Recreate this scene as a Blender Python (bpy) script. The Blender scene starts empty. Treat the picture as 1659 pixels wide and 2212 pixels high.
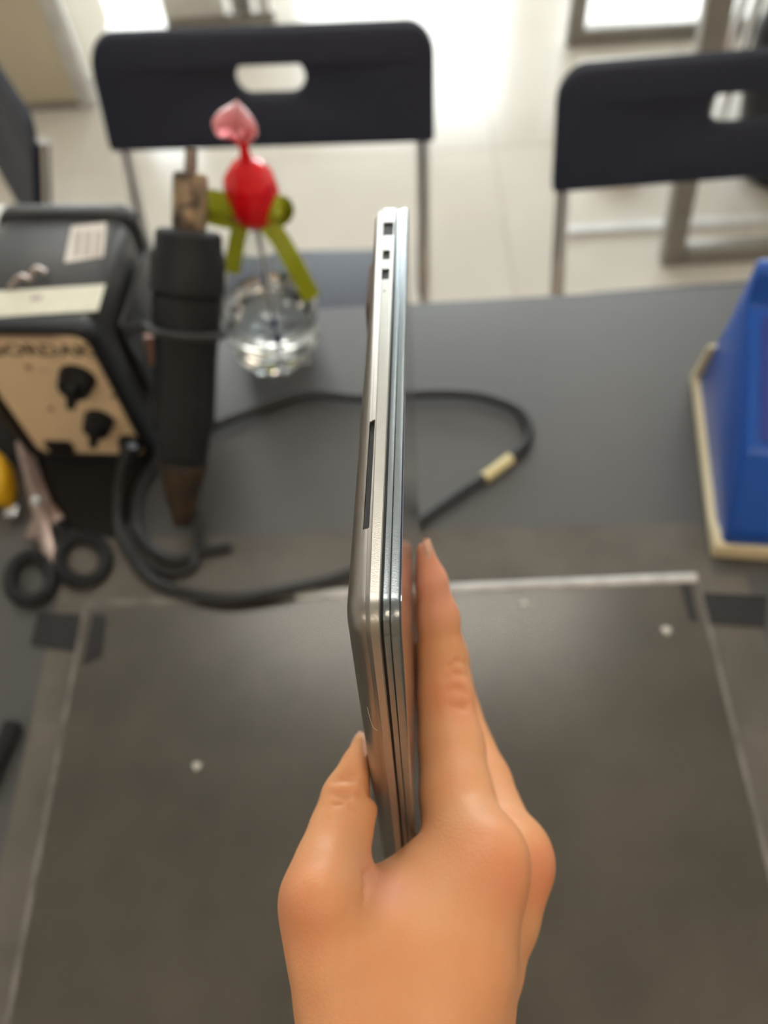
import bpy, bmesh, math, random
import numpy as np
from mathutils import Vector, Matrix

random.seed(7)
SC = bpy.context.scene
COL = SC.collection

# ---------------------------------------------------------------- camera
F_PX, CX, CY = 1750.0, 829.5, 1106.0
def unit(v):
    v = np.array(v, float); return v / np.linalg.norm(v)
_y = unit([(758 - CX) / F_PX, (-1739 - CY) / F_PX, 1])
_x = np.array([1, -.047, 0.]); _x[2] = -(_x @ np.array([_y[0], _y[1], 0])) / _y[2]; _x = unit(_x)
ROT = np.stack([_x, _y, np.cross(_x, _y)])          # world = ROT @ (right, down, forward)
CAM = np.array([0, 0, 1.40]); TOP = 0.75            # eye point, height of the table top
def ray(x, y): return ROT @ np.array([(x - CX) / F_PX, (y - CY) / F_PX, 1])
def at_d(x, y, d): return CAM + ray(x, y) * d
def at_z(x, y, z): r = ray(x, y); return CAM + r * ((z - CAM[2]) / r[2])
def at_y(x, y, Y): r = ray(x, y); return CAM + r * (Y / r[1])

cd = bpy.data.cameras.new('camera'); cam = bpy.data.objects.new('camera', cd); COL.objects.link(cam)
cd.sensor_fit = 'VERTICAL'; cd.sensor_height = 36.0; cd.sensor_width = 27.0
cd.lens = 36.0 * F_PX / 2212.0
cd.clip_start = 0.01
cd.dof.use_dof = True; cd.dof.focus_distance = 0.205; cd.dof.aperture_fstop = 8.5
m = np.eye(4); m[:3, 0] = ROT[:, 0]; m[:3, 1] = -ROT[:, 1]; m[:3, 2] = -ROT[:, 2]; m[:3, 3] = CAM
cam.matrix_world = Matrix(m.tolist())
SC.camera = cam

# ---------------------------------------------------------------- sky and exposure
world = bpy.data.worlds.new('overcast_sky'); SC.world = world; world.use_nodes = True
bg = world.node_tree.nodes['Background']
bg.inputs[0].default_value = (0.93, 0.97, 1.0, 1); bg.inputs[1].default_value = 15.0
vs = SC.view_settings
vs.view_transform = 'Standard'; vs.look = 'None'; vs.gamma = 1.0; vs.use_curve_mapping = False; vs.exposure = 0.0
CEIL_STRENGTH = 12.0; NEAR_STRENGTH = 10.5

# ---------------------------------------------------------------- materials
MATS = {}
def mat(name, col, rough=.5, metal=0., col2=None, nscale=20., bump=0., bscale=200., coat=0., spec=.5,
        trans=0., ior=1.45, sss=0., alpha=1., emit=0., detail=3., lo=.35, hi=.65):
    if name in MATS: return MATS[name]
    M = bpy.data.materials.new(name); M.use_nodes = True; nt = M.node_tree; N = nt.nodes; L = nt.links
    b = N['Principled BSDF']
    b.inputs['Roughness'].default_value = rough; b.inputs['Metallic'].default_value = metal
    b.inputs['Specular IOR Level'].default_value = spec; b.inputs['IOR'].default_value = ior
    b.inputs['Coat Weight'].default_value = coat; b.inputs['Coat Roughness'].default_value = .08
    b.inputs['Transmission Weight'].default_value = trans
    b.inputs['Alpha'].default_value = alpha
    if sss:
        b.inputs['Subsurface Weight'].default_value = sss
        b.inputs['Subsurface Radius'].default_value = (1.0, .35, .2); b.inputs['Subsurface Scale'].default_value = .004
    c = (*col, 1)
    b.inputs['Base Color'].default_value = c
    if emit:
        b.inputs['Emission Color'].default_value = c; b.inputs['Emission Strength'].default_value = emit
    tc = N.new('ShaderNodeTexCoord')
    c2 = col2 if col2 else tuple(x * .9 for x in col)
    nz = N.new('ShaderNodeTexNoise'); nz.inputs['Scale'].default_value = nscale; nz.inputs['Detail'].default_value = detail
    L.new(tc.outputs['Object'], nz.inputs['Vector'])
    rp = N.new('ShaderNodeValToRGB'); rp.color_ramp.elements[0].position = lo; rp.color_ramp.elements[1].position = hi
    rp.color_ramp.elements[0].color = c; rp.color_ramp.elements[1].color = (*c2, 1)
    L.new(nz.outputs['Fac'], rp.inputs['Fac']); L.new(rp.outputs['Color'], b.inputs['Base Color'])
    if bump:
        nb = N.new('ShaderNodeTexNoise'); nb.inputs['Scale'].default_value = bscale; nb.inputs['Detail'].default_value = 2
        L.new(tc.outputs['Object'], nb.inputs['Vector'])
        bp = N.new('ShaderNodeBump'); bp.inputs['Strength'].default_value = bump; bp.inputs['Distance'].default_value = .001
        L.new(nb.outputs['Fac'], bp.inputs['Height']); L.new(bp.outputs['Normal'], b.inputs['Normal'])
    MATS[name] = M
    return M

def clear_film(name, tint=(.95, .97, .97), gloss=.05):
    M = bpy.data.materials.new(name); M.use_nodes = True; nt = M.node_tree; N = nt.nodes; L = nt.links
    N.remove(N['Principled BSDF']); out = N['Material Output']
    t = N.new('ShaderNodeBsdfTransparent'); t.inputs[0].default_value = (*tint, 1)
    g = N.new('ShaderNodeBsdfGlossy'); g.inputs['Roughness'].default_value = gloss
    fr = N.new('ShaderNodeFresnel'); fr.inputs[0].default_value = 1.45
    mx = N.new('ShaderNodeMixShader'); L.new(fr.outputs[0], mx.inputs[0]); L.new(t.outputs[0], mx.inputs[1]); L.new(g.outputs[0], mx.inputs[2])
    L.new(mx.outputs[0], out.inputs[0]); return M

M_wall = mat('wall_paint', (.80, .79, .76), .8, bump=.1)
M_ceil = mat('ceiling_paint', (.82, .82, .80), .9)
M_tile = mat('polished_tile', (.63, .59, .515), .16, col2=(.67, .63, .56), nscale=3., spec=.5, bump=.02, bscale=8.)
M_grout = mat('grout', (.45, .41, .35), .9)
M_alu = mat('aluminium', (.75, .76, .77), .3, 1., col2=(.65, .66, .68))
M_glass = clear_film('window_glass')
M_table = mat('black_laminate', (.088, .089, .090), .42, col2=(.098, .097, .094), nscale=5., bump=.03, bscale=700.)
M_tabedge = mat('table_edge_band', (.025, .025, .025), .5)
M_mat = mat('worn_leatherette', (.100, .090, .078), .62, col2=(.150, .136, .118), nscale=14., detail=8., bump=.15, bscale=700.)
M_sheet = clear_film('clear_plastic_sheet', (.93, .92, .90), .25)
M_bead = mat('bright_edge_glow', (.66, .66, .65), .28, col2=(.52, .52, .51), nscale=60., spec=.6)  # pale colour stands in for window light caught in the sheet edge
M_beads = mat('dim_edge_glow', (.22, .205, .185), .5, col2=(.13, .12, .11), nscale=45.)  # darker copy for sheet edges that catch less light
M_btape = mat('black_tape', (.018, .017, .019), .4)
M_blk = mat('black_plastic', (.013, .014, .017), .5, spec=.35, bump=.1, bscale=900.)
M_blkgloss = mat('black_gloss_plastic', (.012, .012, .014), .22)
M_case = mat('black_enamel_case', (.045, .047, .05), .32, col2=(.035, .036, .04), nscale=30.)
M_cream = mat('cream_panel', (.88, .69, .46), .5, col2=(.84, .66, .43), nscale=40.)
M_ink = mat('panel_ink', (.16, .12, .08), .7)
M_sticker = mat('white_sticker', (.80, .76, .72), .6, col2=(.72, .68, .64), nscale=90.)
M_stickline = mat('sticker_print', (.52, .47, .44), .6)
M_mask = mat('masking_tape', (.80, .80, .68), .6, col2=(.74, .74, .62), nscale=60.)
M_steel = mat('tarnished_steel', (.30, .24, .20), .35, 1., col2=(.20, .15, .12), nscale=40.)
M_heat = mat('heat_tinted_steel', (.42, .30, .19), .4, .9, col2=(.10, .075, .06), nscale=50., lo=.42, hi=.58)
M_chrome = mat('chrome', (.82, .82, .83), .09, 1.)
M_chairp = mat('matte_black_chair', (.014, .019, .040), .48, bump=.05, bscale=500.)
M_scis = mat('scissor_steel', (.46, .37, .33), .38, 1., col2=(.33, .24, .22), nscale=60.)
M_yel = mat('yellow_plastic', (.80, .46, .015), .4)
M_cord = mat('black_rubber_cord', (.022, .023, .025), .38, bump=.1, bscale=800.)
M_band = mat('yellowed_tape_band', (.76, .66, .36), .5)
M_blue = mat('blue_plastic', (.012, .095, .47), .28, col2=(.010, .085, .42), nscale=10.)
M_bluepanel = mat('violet_blue_panel', (.028, .055, .32), .34)
M_bone = mat('cream_plastic', (.78, .68, .46), .42, col2=(.74, .64, .42), nscale=20.)
M_red = mat('red_acrylic', (1., .008, .018), .16, coat=.3, trans=.12, sss=.4, col2=(1., .008, .018))
M_pink = mat('pink_translucent_acrylic', (.96, .30, .33), .15, coat=.6, trans=.45, col2=(.97, .36, .40))
M_green = mat('olive_satin_ribbon', (.36, .40, .008), .45, col2=(.28, .33, .005), nscale=40.)
M_bottle = mat('clear_bottle_glass', (.97, .98, .98), .02, trans=1., ior=1.45, col2=(.97, .98, .98))
M_liquid = mat('clear_liquid', (.93, .95, .97), .0, trans=1., ior=1.33, col2=(.93, .95, .97))
M_straw = mat('white_tube', (.80, .84, .90), .4, alpha=.75)
M_bluetip = mat('blue_tube_tip', (.02, .09, .35), .4)
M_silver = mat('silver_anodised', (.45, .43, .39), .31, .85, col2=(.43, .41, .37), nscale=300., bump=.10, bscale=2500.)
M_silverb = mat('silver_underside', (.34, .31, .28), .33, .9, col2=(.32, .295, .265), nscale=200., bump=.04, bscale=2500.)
M_lid = mat('grey_anodised_lid', (.26, .29, .305), .22, .85, col2=(.245, .275, .29), nscale=300., bump=.06, bscale=2500.)
M_lidback = mat('polished_lid_back', (.46, .44, .44), .13, .9, col2=(.44, .42, .42), nscale=100.)
M_gap = mat('port_black', (.006, .006, .007), .6)
M_foot = mat('brown_rubber_foot', (.10, .055, .035), .7)
M_nail = mat('fingernail', (.80, .44, .32), .3, sss=.3, col2=(.78, .42, .31), coat=.3)
M_nailtip = mat('nail_free_edge', (.88, .74, .56), .3, sss=.2)
M_greymetal = mat('grey_painted_steel', (.30, .28, .25), .4, .3)
M_white = mat('white_plastic', (.78, .78, .76), .4)
M_beige = mat('glossy_beige_panel', (.62, .55, .40), .22, col2=(.58, .52, .39), nscale=4.)
M_card = mat('brown_cardboard', (.42, .17, .07), .8, col2=(.38, .15, .06), nscale=60.)
M_redbag = mat('red_plastic', (.45, .03, .03), .4)
M_hair = mat('hair_strand', (.75, .68, .55), .4)
M_crumb = mat('pale_crumb', (.65, .62, .57), .7)
M_lamp = mat('lamp_diffuser', (1, .94, .85), .5, emit=CEIL_STRENGTH, col2=(1, .94, .85))
M_lampw = mat('warm_lamp_diffuser', (1, .80, .58), .5, emit=NEAR_STRENGTH, col2=(1, .80, .58))
M_lampn = mat('neutral_lamp_diffuser', (1, .90, .76), .5, emit=NEAR_STRENGTH, col2=(1, .90, .76))
M_pave = mat('pale_pavement', (.55, .54, .52), .8)

def skin_material():
    M = bpy.data.materials.new('skin'); M.use_nodes = True; nt = M.node_tree; N = nt.nodes; L = nt.links
    b = N['Principled BSDF']; b.inputs['Roughness'].default_value = .46; b.inputs['Specular IOR Level'].default_value = .4
    b.inputs['Subsurface Weight'].default_value = .35
    b.inputs['Subsurface Radius'].default_value = (1.0, .36, .2); b.inputs['Subsurface Scale'].default_value = .004
    tc = N.new('ShaderNodeTexCoord')
    n1 = N.new('ShaderNodeTexNoise'); n1.inputs['Scale'].default_value = 38; n1.inputs['Detail'].default_value = 4
    L.new(tc.outputs['Object'], n1.inputs['Vector'])
    rp = N.new('ShaderNodeValToRGB'); rp.color_ramp.elements[0].position = .3; rp.color_ramp.elements[1].position = .7
    rp.color_ramp.elements[0].color = (.73, .325, .145, 1); rp.color_ramp.elements[1].color = (.78, .39, .19, 1)
    L.new(n1.outputs['Fac'], rp.inputs['Fac']); L.new(rp.outputs['Color'], b.inputs['Base Color'])
    M['ramp'] = rp.name
    wv = N.new('ShaderNodeTexVoronoi'); wv.inputs['Scale'].default_value = 900
    L.new(tc.outputs['Object'], wv.inputs['Vector'])
    nb = N.new('ShaderNodeTexNoise'); nb.inputs['Scale'].default_value = 420; nb.inputs['Detail'].default_value = 3
    L.new(tc.outputs['Object'], nb.inputs['Vector'])
    ad = N.new('ShaderNodeMath'); ad.operation = 'ADD'; L.new(wv.outputs['Distance'], ad.inputs[0]); L.new(nb.outputs['Fac'], ad.inputs[1])
    bp = N.new('ShaderNodeBump'); bp.inputs['Strength'].default_value = .12; bp.inputs['Distance'].default_value = .0006
    L.new(ad.outputs[0], bp.inputs['Height']); L.new(bp.outputs['Normal'], b.inputs['Normal'])
    return M, tc, rp, b

# ---------------------------------------------------------------- mesh helpers
class Geo:
    """collects vertices and faces of ONE part"""
    def __init__(s): s.v = []; s.f = []
    def add(s, vs, fs):
        o = len(s.v); s.v += [tuple(map(float, p)) for p in vs]; s.f += [tuple(i + o for i in f) for f in fs]; return s
    def box(s, lo, hi, M=None):
        vs = [(x, y, z) for z in (lo[2], hi[2]) for y in (lo[1], hi[1]) for x in (lo[0], hi[0])]
        if M is not None: vs = [tuple(M @ Vector(p)) for p in vs]
        return s.add(vs, [(0, 2, 3, 1), (4, 5, 7, 6), (0, 1, 5, 4), (2, 6, 7, 3), (1, 3, 7, 5), (0, 4, 6, 2)])
    def prism(s, pts, a, b, fn):
        """outline pts (2-D) swept from a to b; fn(p, q, h) gives the 3-D point"""
        n = len(pts)
        vs = [fn(p[0], p[1], a) for p in pts] + [fn(p[0], p[1], b) for p in pts]
        fs = [tuple(range(n))[::-1], tuple(range(n, 2 * n))] + [(i, (i + 1) % n, n + (i + 1) % n, n + i) for i in range(n)]
        return s.add(vs, fs)
    def rings(s, rings, cap0=True, cap1=True):
        n = len(rings[0]); vs = [p for r in rings for p in r]; fs = []
        for k in range(len(rings) - 1):
            for i in range(n):
                j = (i + 1) % n; fs.append((k * n + i, k * n + j, (k + 1) * n + j, (k + 1) * n + i))
        if cap0: fs.append(tuple(range(n))[::-1])
        if cap1: fs.append(tuple(range((len(rings) - 1) * n, len(rings) * n)))
        return s.add(vs, fs)
    def tube(s, pts, r, seg=12, cap=True):
        pts = [Vector(p) for p in pts]; n = len(pts)
        rad = r if hasattr(r, '__len__') else [r] * n
        up = None; rings = []
        for i, p in enumerate(pts):
            t = (pts[min(i + 1, n - 1)] - pts[max(i - 1, 0)]).normalized()
            if up is None:
                up = Vector((0, 0, 1)) if abs(t.z) < .9 else Vector((0, 1, 0))
            a = (up - t * up.dot(t)).normalized(); up = a; b = t.cross(a)
            rings.append([tuple(p + (a * math.cos(q) + b * math.sin(q)) * rad[i]) for q in [2 * math.pi * k / seg for k in range(seg)]])
        return s.rings(rings, cap, cap)
    def lathe(s, prof, axis0=(0, 0, 0), seg=32, M=None):
        rings = []
        for r, z in prof:
            ring = [Vector((r * math.cos(a), r * math.sin(a), z)) for a in [2 * math.pi * k / seg for k in range(seg)]]
            if M is not None: ring = [M @ p for p in ring]
            rings.append([tuple(p + Vector(axis0)) for p in ring])
        return s.rings(rings)

def catmull(pts, n=10):
    P = [np.array(p, float) for p in pts]; P = [2 * P[0] - P[1]] + P + [2 * P[-1] - P[-2]]; out = []
    for i in range(1, len(P) - 2):
        for k in range(n):
            t = k / n; a, b, c, d = P[i - 1:i + 3]
            out.append(.5 * (2 * b + (c - a) * t + (2 * a - 5 * b + 4 * c - d) * t * t + (3 * b - a - 3 * c + d) * t ** 3))
    return out + [P[-2]]

def rounded_rect(w, h, r, n=6, cx=0, cy=0):
    out = []
    for sx, sy, a0 in ((1, 1, 0), (-1, 1, 90), (-1, -1, 180), (1, -1, 270)):
        for k in range(n + 1):
            a = math.radians(a0 + 90 * k / n)
            out.append((cx + sx * (w / 2 - r) + r * math.cos(a), cy + sy * (h / 2 - r) + r * math.sin(a)))
    return out

def make(name, g, material, parent=None, loc=(0, 0, 0), smooth=False, bevel=0., bseg=2, sharp=35):
    me = bpy.data.meshes.new(name)
    l = Vector(loc)
    me.from_pydata([tuple(Vector(p) - l) for p in g.v], [], g.f); me.update()
    bm = bmesh.new(); bm.from_mesh(me); bmesh.ops.recalc_face_normals(bm, faces=bm.faces)
    if bevel:
        es = [e for e in bm.edges if len(e.link_faces) == 2 and e.calc_face_angle(0) > .5]
        bmesh.ops.bevel(bm, geom=es, offset=bevel, segments=bseg, profile=.5, affect='EDGES', clamp_overlap=True)
    bm.to_mesh(me); bm.free()
    if smooth or bevel:
        me.polygons.foreach_set('use_smooth', [True] * len(me.polygons))
        me.set_sharp_from_angle(angle=math.radians(sharp))
    me.materials.append(material)
    o = bpy.data.objects.new(name, me); COL.objects.link(o)
    if parent is not None: o.parent = parent
    else: o.location = l
    return o

def tag(o, label, cat, group=None, kind=None):
    if label: o['label'] = label
    if cat: o['category'] = cat
    if group: o['group'] = group
    if kind: o['kind'] = kind
    return o

class Thing:
    def __init__(s, name, label, cat, loc=(0, 0, 0), group=None):
        s.o = bpy.data.objects.new(name, None); COL.objects.link(s.o); s.o.empty_display_size = .05
        s.o.location = loc; s.loc = Vector(loc); tag(s.o, label, cat, group)
    def part(s, name, g, material, parent=None, label=None, **kw):
        p = make(name, g, material, parent if parent is not None else s.o, s.loc, **kw)
        if label: p['label'] = label
        return p

def single(name, g, material, label, cat, loc=(0, 0, 0), group=None, **kw):
    return tag(make(name, g, material, None, loc, **kw), label, cat, group)
def struct(name, g, material, label=None, **kw):
    o = make(name, g, material, None, **kw); o['kind'] = 'structure'
    if label: o['label'] = label
    return o

def copy_tree(o, parent=None):
    c = o.copy(); COL.objects.link(c); c.parent = parent
    for ch in list(o.children): copy_tree(ch, c)
    return c

# ================================================================ the room
RX0, RX1, RY0, RY1, RZ = -2.7, 2.7, -2.2, 5.5, 2.9
struct_floor = struct('floor', Geo().box((RX0, RY0, -.06), (RX1, RY1, -.004)), M_grout, 'cream tiled shop floor')
TS = .595
tile_me = None
for i in range(-6, 7):
    for j in range(-8, 10):
        x0, y0 = .27 + i * TS, 2.03 + j * TS
        a0, a1, b0, b1 = max(x0, RX0), min(x0 + TS, RX1), max(y0, RY0), min(y0 + TS, RY1)
        if a1 - a0 < .02 or b1 - b0 < .02: continue
        full = a1 - a0 > TS - 1e-4 and b1 - b0 > TS - 1e-4
        if full and tile_me:
            o = bpy.data.objects.new('tile', tile_me); COL.objects.link(o); o.parent = struct_floor
        else:
            g = Geo().box((0.001, 0.001, -.012), (a1 - a0 - .001, b1 - b0 - .001, 0))
            o = make('tile', g, M_tile, struct_floor, bevel=.001, bseg=1)
            if full: tile_me = o.data
        o.location = (a0, b0, 0)
struct('ceiling', Geo().box((RX0, RY0, RZ), (RX1, RY1, RZ + .05)), M_ceil)
struct('wall_left', Geo().box((RX0 - .1, RY0, -.06), (RX0, RY1, RZ)), M_wall)
struct('wall_right', Geo().box((RX1, RY0, -.06), (RX1 + .1, RY1, RZ)), M_wall)
struct('wall_near', Geo().box((RX0 - .1, RY0 - .1, -.06), (RX1 + .1, RY0, RZ)), mat('dark_wood_panel', (.40, .29, .19), .6), 'dark wood panelled wall')
# shop front with a double glass door and two windows
OPEN = [(-2.4, -1.15, .0, 2.45), (-.62, .80, .0, 2.25), (1.15, 2.4, .0, 2.45)]
g = Geo(); xs = RX0 - .1
for (a, b, z0, z1) in OPEN:
    g.box((xs, RY1, -.06), (a, RY1 + .12, RZ)); g.box((a, RY1, z1), (b, RY1 + .12, RZ)); xs = b
g.box((xs, RY1, -.06), (RX1 + .1, RY1 + .12, RZ))
struct('wall_back', g, M_wall)
for n, (a, b, z0, z1) in enumerate(OPEN):
    nm = 'door_1' if n == 1 else 'window_%d' % (1 if n == 0 else 2)
    fr = struct(nm, Geo().box((a, RY1 + .03, z1 - .05), (b, RY1 + .09, z1)).box((a, RY1 + .03, z0), (b, RY1 + .09, z0 + .05))
                .box((a, RY1 + .03, z0), (a + .05, RY1 + .09, z1)).box((b - .05, RY1 + .03, z0), (b, RY1 + .09, z1)), M_alu)
    make('pane', Geo().box((a + .05, RY1 + .055, z0 + .05), (b - .05, RY1 + .062, z1 - .05)), M_glass, fr)
    if n == 1:
        for hx in (.05, .13): make('door_handle', Geo().tube([(hx, RY1 - .02, .9), (hx, RY1 - .02, 1.3)], .014), M_chrome, fr, smooth=True)
    po = bpy.data.lights.new('daylight_opening', 'AREA'); po.shape = 'RECTANGLE'; po.size = b - a; po.size_y = z1 - z0
    po.cycles.is_portal = True
    ob = bpy.data.objects.new('daylight_opening', po); COL.objects.link(ob); ob.location = ((a + b) / 2, RY1 + .14, (z0 + z1) / 2)
    ob.rotation_euler = (math.radians(-90), 0, 0)
struct('pavement', Geo().box((-20, RY1 + .12, -.12), (20, 30, -.06)), M_pave, 'pale pavement outside the shop front')
# ceiling lamps
for k, (lx, ly) in enumerate([(-.9, -1.35), (.95, -.75), (0, 1.25), (-1.3, 3.4), (1.3, 3.4)]):
    t = Thing('ceiling_light', 'flat white ceiling light panel ' + ('nearest the door' if ly > 2 else 'over the chairs' if ly > 0 else 'nearest the bench') + (' on the counter side' if lx < 0 else ' on the steel stand side' if lx > 0 else ' in the middle'), 'ceiling light', (lx, ly, RZ), 'ceiling light panels')
    t.part('frame', Geo().box((lx - .62, ly - .17, RZ - .05), (lx + .62, ly + .17, RZ)), M_white, bevel=.004)
    t.part('diffuser', Geo().box((lx - .6, ly - .15, RZ - .056), (lx + .6, ly + .15, RZ - .05)), M_lamp if ly > 0 else M_lampw if lx > 0 else M_lampn)

# ================================================================ work table
tx0, tx1, ty0, ty1 = -.75, .95, -.48, .672
t = Thing('work_table', 'black laminate repair bench filling the lower picture', 'table', ((tx0 + tx1) / 2, (ty0 + ty1) / 2, 0))
t.part('tabletop', Geo().box((tx0, ty0, TOP - .028), (tx1, ty1, TOP)), M_table, bevel=.0015)
for lx in (tx0 + .06, tx1 - .06):
    for ly in (ty0 + .06, ty1 - .06):
        t.part('leg', Geo().box((lx - .025, ly - .025, 0), (lx + .025, ly + .025, TOP - .028)), M_greymetal, bevel=.002)
t.part('apron', Geo().box((tx0 + .06, ty0 + .05, TOP - .10), (tx1 - .06, ty0 + .07, TOP - .028)), M_greymetal)

# mat, clear sheet, tapes
mz = TOP + .0012
g = Geo().prism([(-.326, -.07), (.288, -.07), (.288, .318), (.2605, .318), (.2605, .372), (-.20, .382), (-.325, .385)], TOP, mz, lambda p, q, h: (p, q, h))
single('work_mat', g, M_mat, 'worn brown-grey leatherette mat spread on the black bench', 'desk mat')
sx0, sx1, sy0, sy1 = -.297, .245, -.065, .3165
cs = Thing('clear_sheet', 'clear plastic sheet with pale painted edge glow lying on the mat', 'plastic sheet', ((sx0 + sx1) / 2, .1, mz))
cs.part('sheet', Geo().box((sx0, sy0, mz + .0001), (sx1, sy1, mz + .0009)), M_sheet)
def bead(p0, p1, wd, h):
    p0 = Vector(p0); p1 = Vector(p1); d = (p1 - p0).normalized(); s = Vector((-d.y, d.x, 0))
    prof = [(-wd / 2, 0), (-wd / 2 * .8, h * .6), (-wd / 4, h), (wd / 4, h), (wd / 2 * .8, h * .6), (wd / 2, 0)]
    return Geo().rings([[tuple(p + s * a + Vector((0, 0, b))) for a, b in prof] for p in (p0, p1)])
bz = mz + .0009
sxm = at_z(640, 1278, TOP)[0]
cs.part('edge_glow_strip', bead((sx0, sy1, bz), (sxm, sy1, bz), .0070, .0007), M_beads, smooth=True)  # added strips carry the light on the sheet edges in their colour
cs.part('edge_glow_strip', bead((sxm, sy1, bz), (sx1, sy1, bz), .0095, .0024), M_bead, smooth=True, label='bright strip of painted window glow along the far edge')
cs.part('edge_glow_strip', bead((sx0, sy0, bz), (sx0, sy1 - .006, bz), .0042, .0007), M_beads, smooth=True)
cs.part('edge_glow_strip', bead((sx1, sy0, bz), (sx1, sy1 - .006, bz), .0042, .0007), M_beads, smooth=True)
def tape(px, label):
    pts = [at_z(x, y, TOP) for x, y in px]
    single('tape_piece', Geo().prism([(p[0], p[1]) for p in pts], mz + .0010, mz + .0014, lambda p, q, h: (p, q, h)), M_btape, label, 'tape', (pts[0][0], pts[0][1], mz + .001), 'black tape at the sheet corners')
tape([(85, 1325), (185, 1330), (165, 1410), (68, 1395)], 'short black tape piece outside the sheet corner near the scissors')
tape([(203, 1330), (232, 1332), (222, 1420), (180, 1440)], 'narrow black tape sliver inside the sheet corner near the scissors')
tape([(1515, 1283), (1655, 1290), (1650, 1358), (1530, 1350)], 'short black tape piece below the blue soldering station')
tape([(1468, 1262), (1490, 1268), (1505, 1345), (1488, 1340)], 'narrow black tape sliver inside the sheet corner near the blue station')
for x, y, r in ((425, 1655, .0035), (1440, 1362, .004), (1132, 1304, .003)):
    p = at_z(x, y, mz + .001); g = Geo()
    g.rings([[(p[0] + r * k * math.cos(a) * (1 + .3 * math.sin(3 * a)), p[1] + r * k * math.sin(a), mz + .001 + h) for a in [i * math.pi / 5 for i in range(10)]] for k, h in ((1, 0), (.8, .0007), (.4, .001))])
    single('crumb', g, M_crumb, {425: 'pale crumb on the mat beside the thumb', 1440: 'pale crumb on the mat nearest the blue station', 1132: 'pale crumb just below the bright edge strip'}[x], 'crumb', tuple(p), 'pale crumbs on the mat', smooth=True)

# ================================================================ laptop
dC = .18; kH = 1.76
rC, rH, rP = ray(865, 1340), ray(882, 440), ray(897, 1811)
LC = CAM + rC * dC; LU = unit(rH * kH - rC); LV = unit(rP - rC * (rP @ LU) / (rC @ LU)); LW = unit(np.cross(LU, LV))
def lap(u, v, w): return LC + LU * u + LV * v + LW * w
LD, LWID, LT = .199, .285, .0134
def outline(inset, r=.0075, n=7, rr=None):
    out = []
    for cu, cv, a0, rad in ((LD, LWID, 0, .004), (0, LWID, 90, r), (0, 0, 180, r), (LD, 0, 270, .004)):
        rad2 = max(rad - inset * .5, .0012)
        su = -1 if cu > 0 else 1; sv = -1 if cv > 0 else 1
        ou = cu + su * (inset + rad2); ov = cv + sv * (inset + rad2)
        for k in range(n + 1):
            a = math.radians(a0 + 90 * k / n); out.append((ou + rad2 * math.cos(a), ov + rad2 * math.sin(a)))
    return out
def interp(x, xs, ys): return float(np.interp(x, xs, ys))
def cream(u): return interp(u, [0, .03, .072, .199], [.0024, .0031, .0042, .0048])
def strip(u): return interp(u, [0, .072, .199], [.0009, .0011, .0017])
W0 = .00475
def ring(inset, wf):
    return [lap(u, v, wf(u)) for u, v in outline(inset)]
lt = Thing('laptop', 'closed thin silver laptop held edge-on in the hand', 'laptop', tuple(lap(LD / 2, LWID, LT / 2)))
# base
rg = [ring(.0012, lambda u: W0), ring(.0003, lambda u: W0), ring(0, lambda u: W0 + .0003),
      ring(0, lambda u: W0 + cream(u) - .00025), ring(.00025, lambda u: W0 + cream(u))]
ws = lambda u: W0 + cream(u) + strip(u)
rg2 = [ring(.00025, lambda u: W0 + cream(u)), ring(.0006, lambda u: ws(u) - .0001), ring(.0009, ws)]
for k in range(1, 11):
    a = math.pi / 2 * k / 10
    rg2.append(ring(.0009 + .0095 * (1 - math.cos(a)), lambda u, a=a: ws(u) + (LT - ws(u)) * math.sin(a)))
def side_box(u0, u1, w0, w1, v0, v1):
    return Geo().add([lap(u, v, w) for w in (w0, w1) for v in (v0, v1) for u in (u0, u1)],
                     [(0, 2, 3, 1), (4, 5, 7, 6), (0, 1, 5, 4), (2, 6, 7, 3), (1, 3, 7, 5), (0, 4, 6, 2)])
def cut(o, cutters):
    for c in cutters:
        co = make('cutter', c, M_gap, None, tuple(lt.loc)); 
        md = o.modifiers.new('cut', 'BOOLEAN'); md.operation = 'DIFFERENCE'; md.object = co; md.solver = 'EXACT'
        bpy.context.view_layer.update()
        me = bpy.data.meshes.new_from_object(o.evaluated_get(bpy.context.evaluated_depsgraph_get()))
        o.modifiers.clear(); old = o.data; o.data = me; bpy.data.objects.remove(co)
    o.data.polygons.foreach_set('use_smooth', [True] * len(o.data.polygons)); o.data.set_sharp_from_angle(angle=math.radians(30))
lap_o = lt.o
bpy.context.view_layer.update()
base = make('base', Geo().rings(rg), M_silver, None, tuple(lt.loc), smooth=True, sharp=25)
PORTS = [('hdmi_port', .1745,   .1848, .0053, .0094), ('usb_port', .1572, .1637, .0062, .0088), ('usb_port', .1437, .1508, .0062, .0088)]
cut(base, [side_box(a, b, w0, w1, -.001, .006) for _, a, b, w0, w1 in PORTS])
base.parent = lt.o; base.location = (0, 0, 0)
for nm, a, b, w0, w1 in PORTS:
    lt.part(nm, side_box(a + .0001, b - .0001, w0 + .0001, w1 - .0001, .0007, .0055), M_gap, parent=base)
lt.part('status_light', side_box(.1358, .1368, .0073, .0078, -.00005, .0006), M_gap, parent=base)
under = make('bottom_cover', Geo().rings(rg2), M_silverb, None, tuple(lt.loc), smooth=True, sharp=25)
cut(under, [side_box(.0285, .0695, .0082, .0098, -.001, .0035)])
under.parent = lt.o; under.location = (0, 0, 0)
lt.part('vent_slot', side_box(.0287, .0693, .00825, .0095, .0018, .0033), M_gap, parent=under)
lt.part('rubber_foot', Geo().prism(rounded_rect(.034, .24, .004, 4, .170, .137), LT - .0002, LT + .0026, lap), M_foot, parent=under, bevel=.0005)
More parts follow.
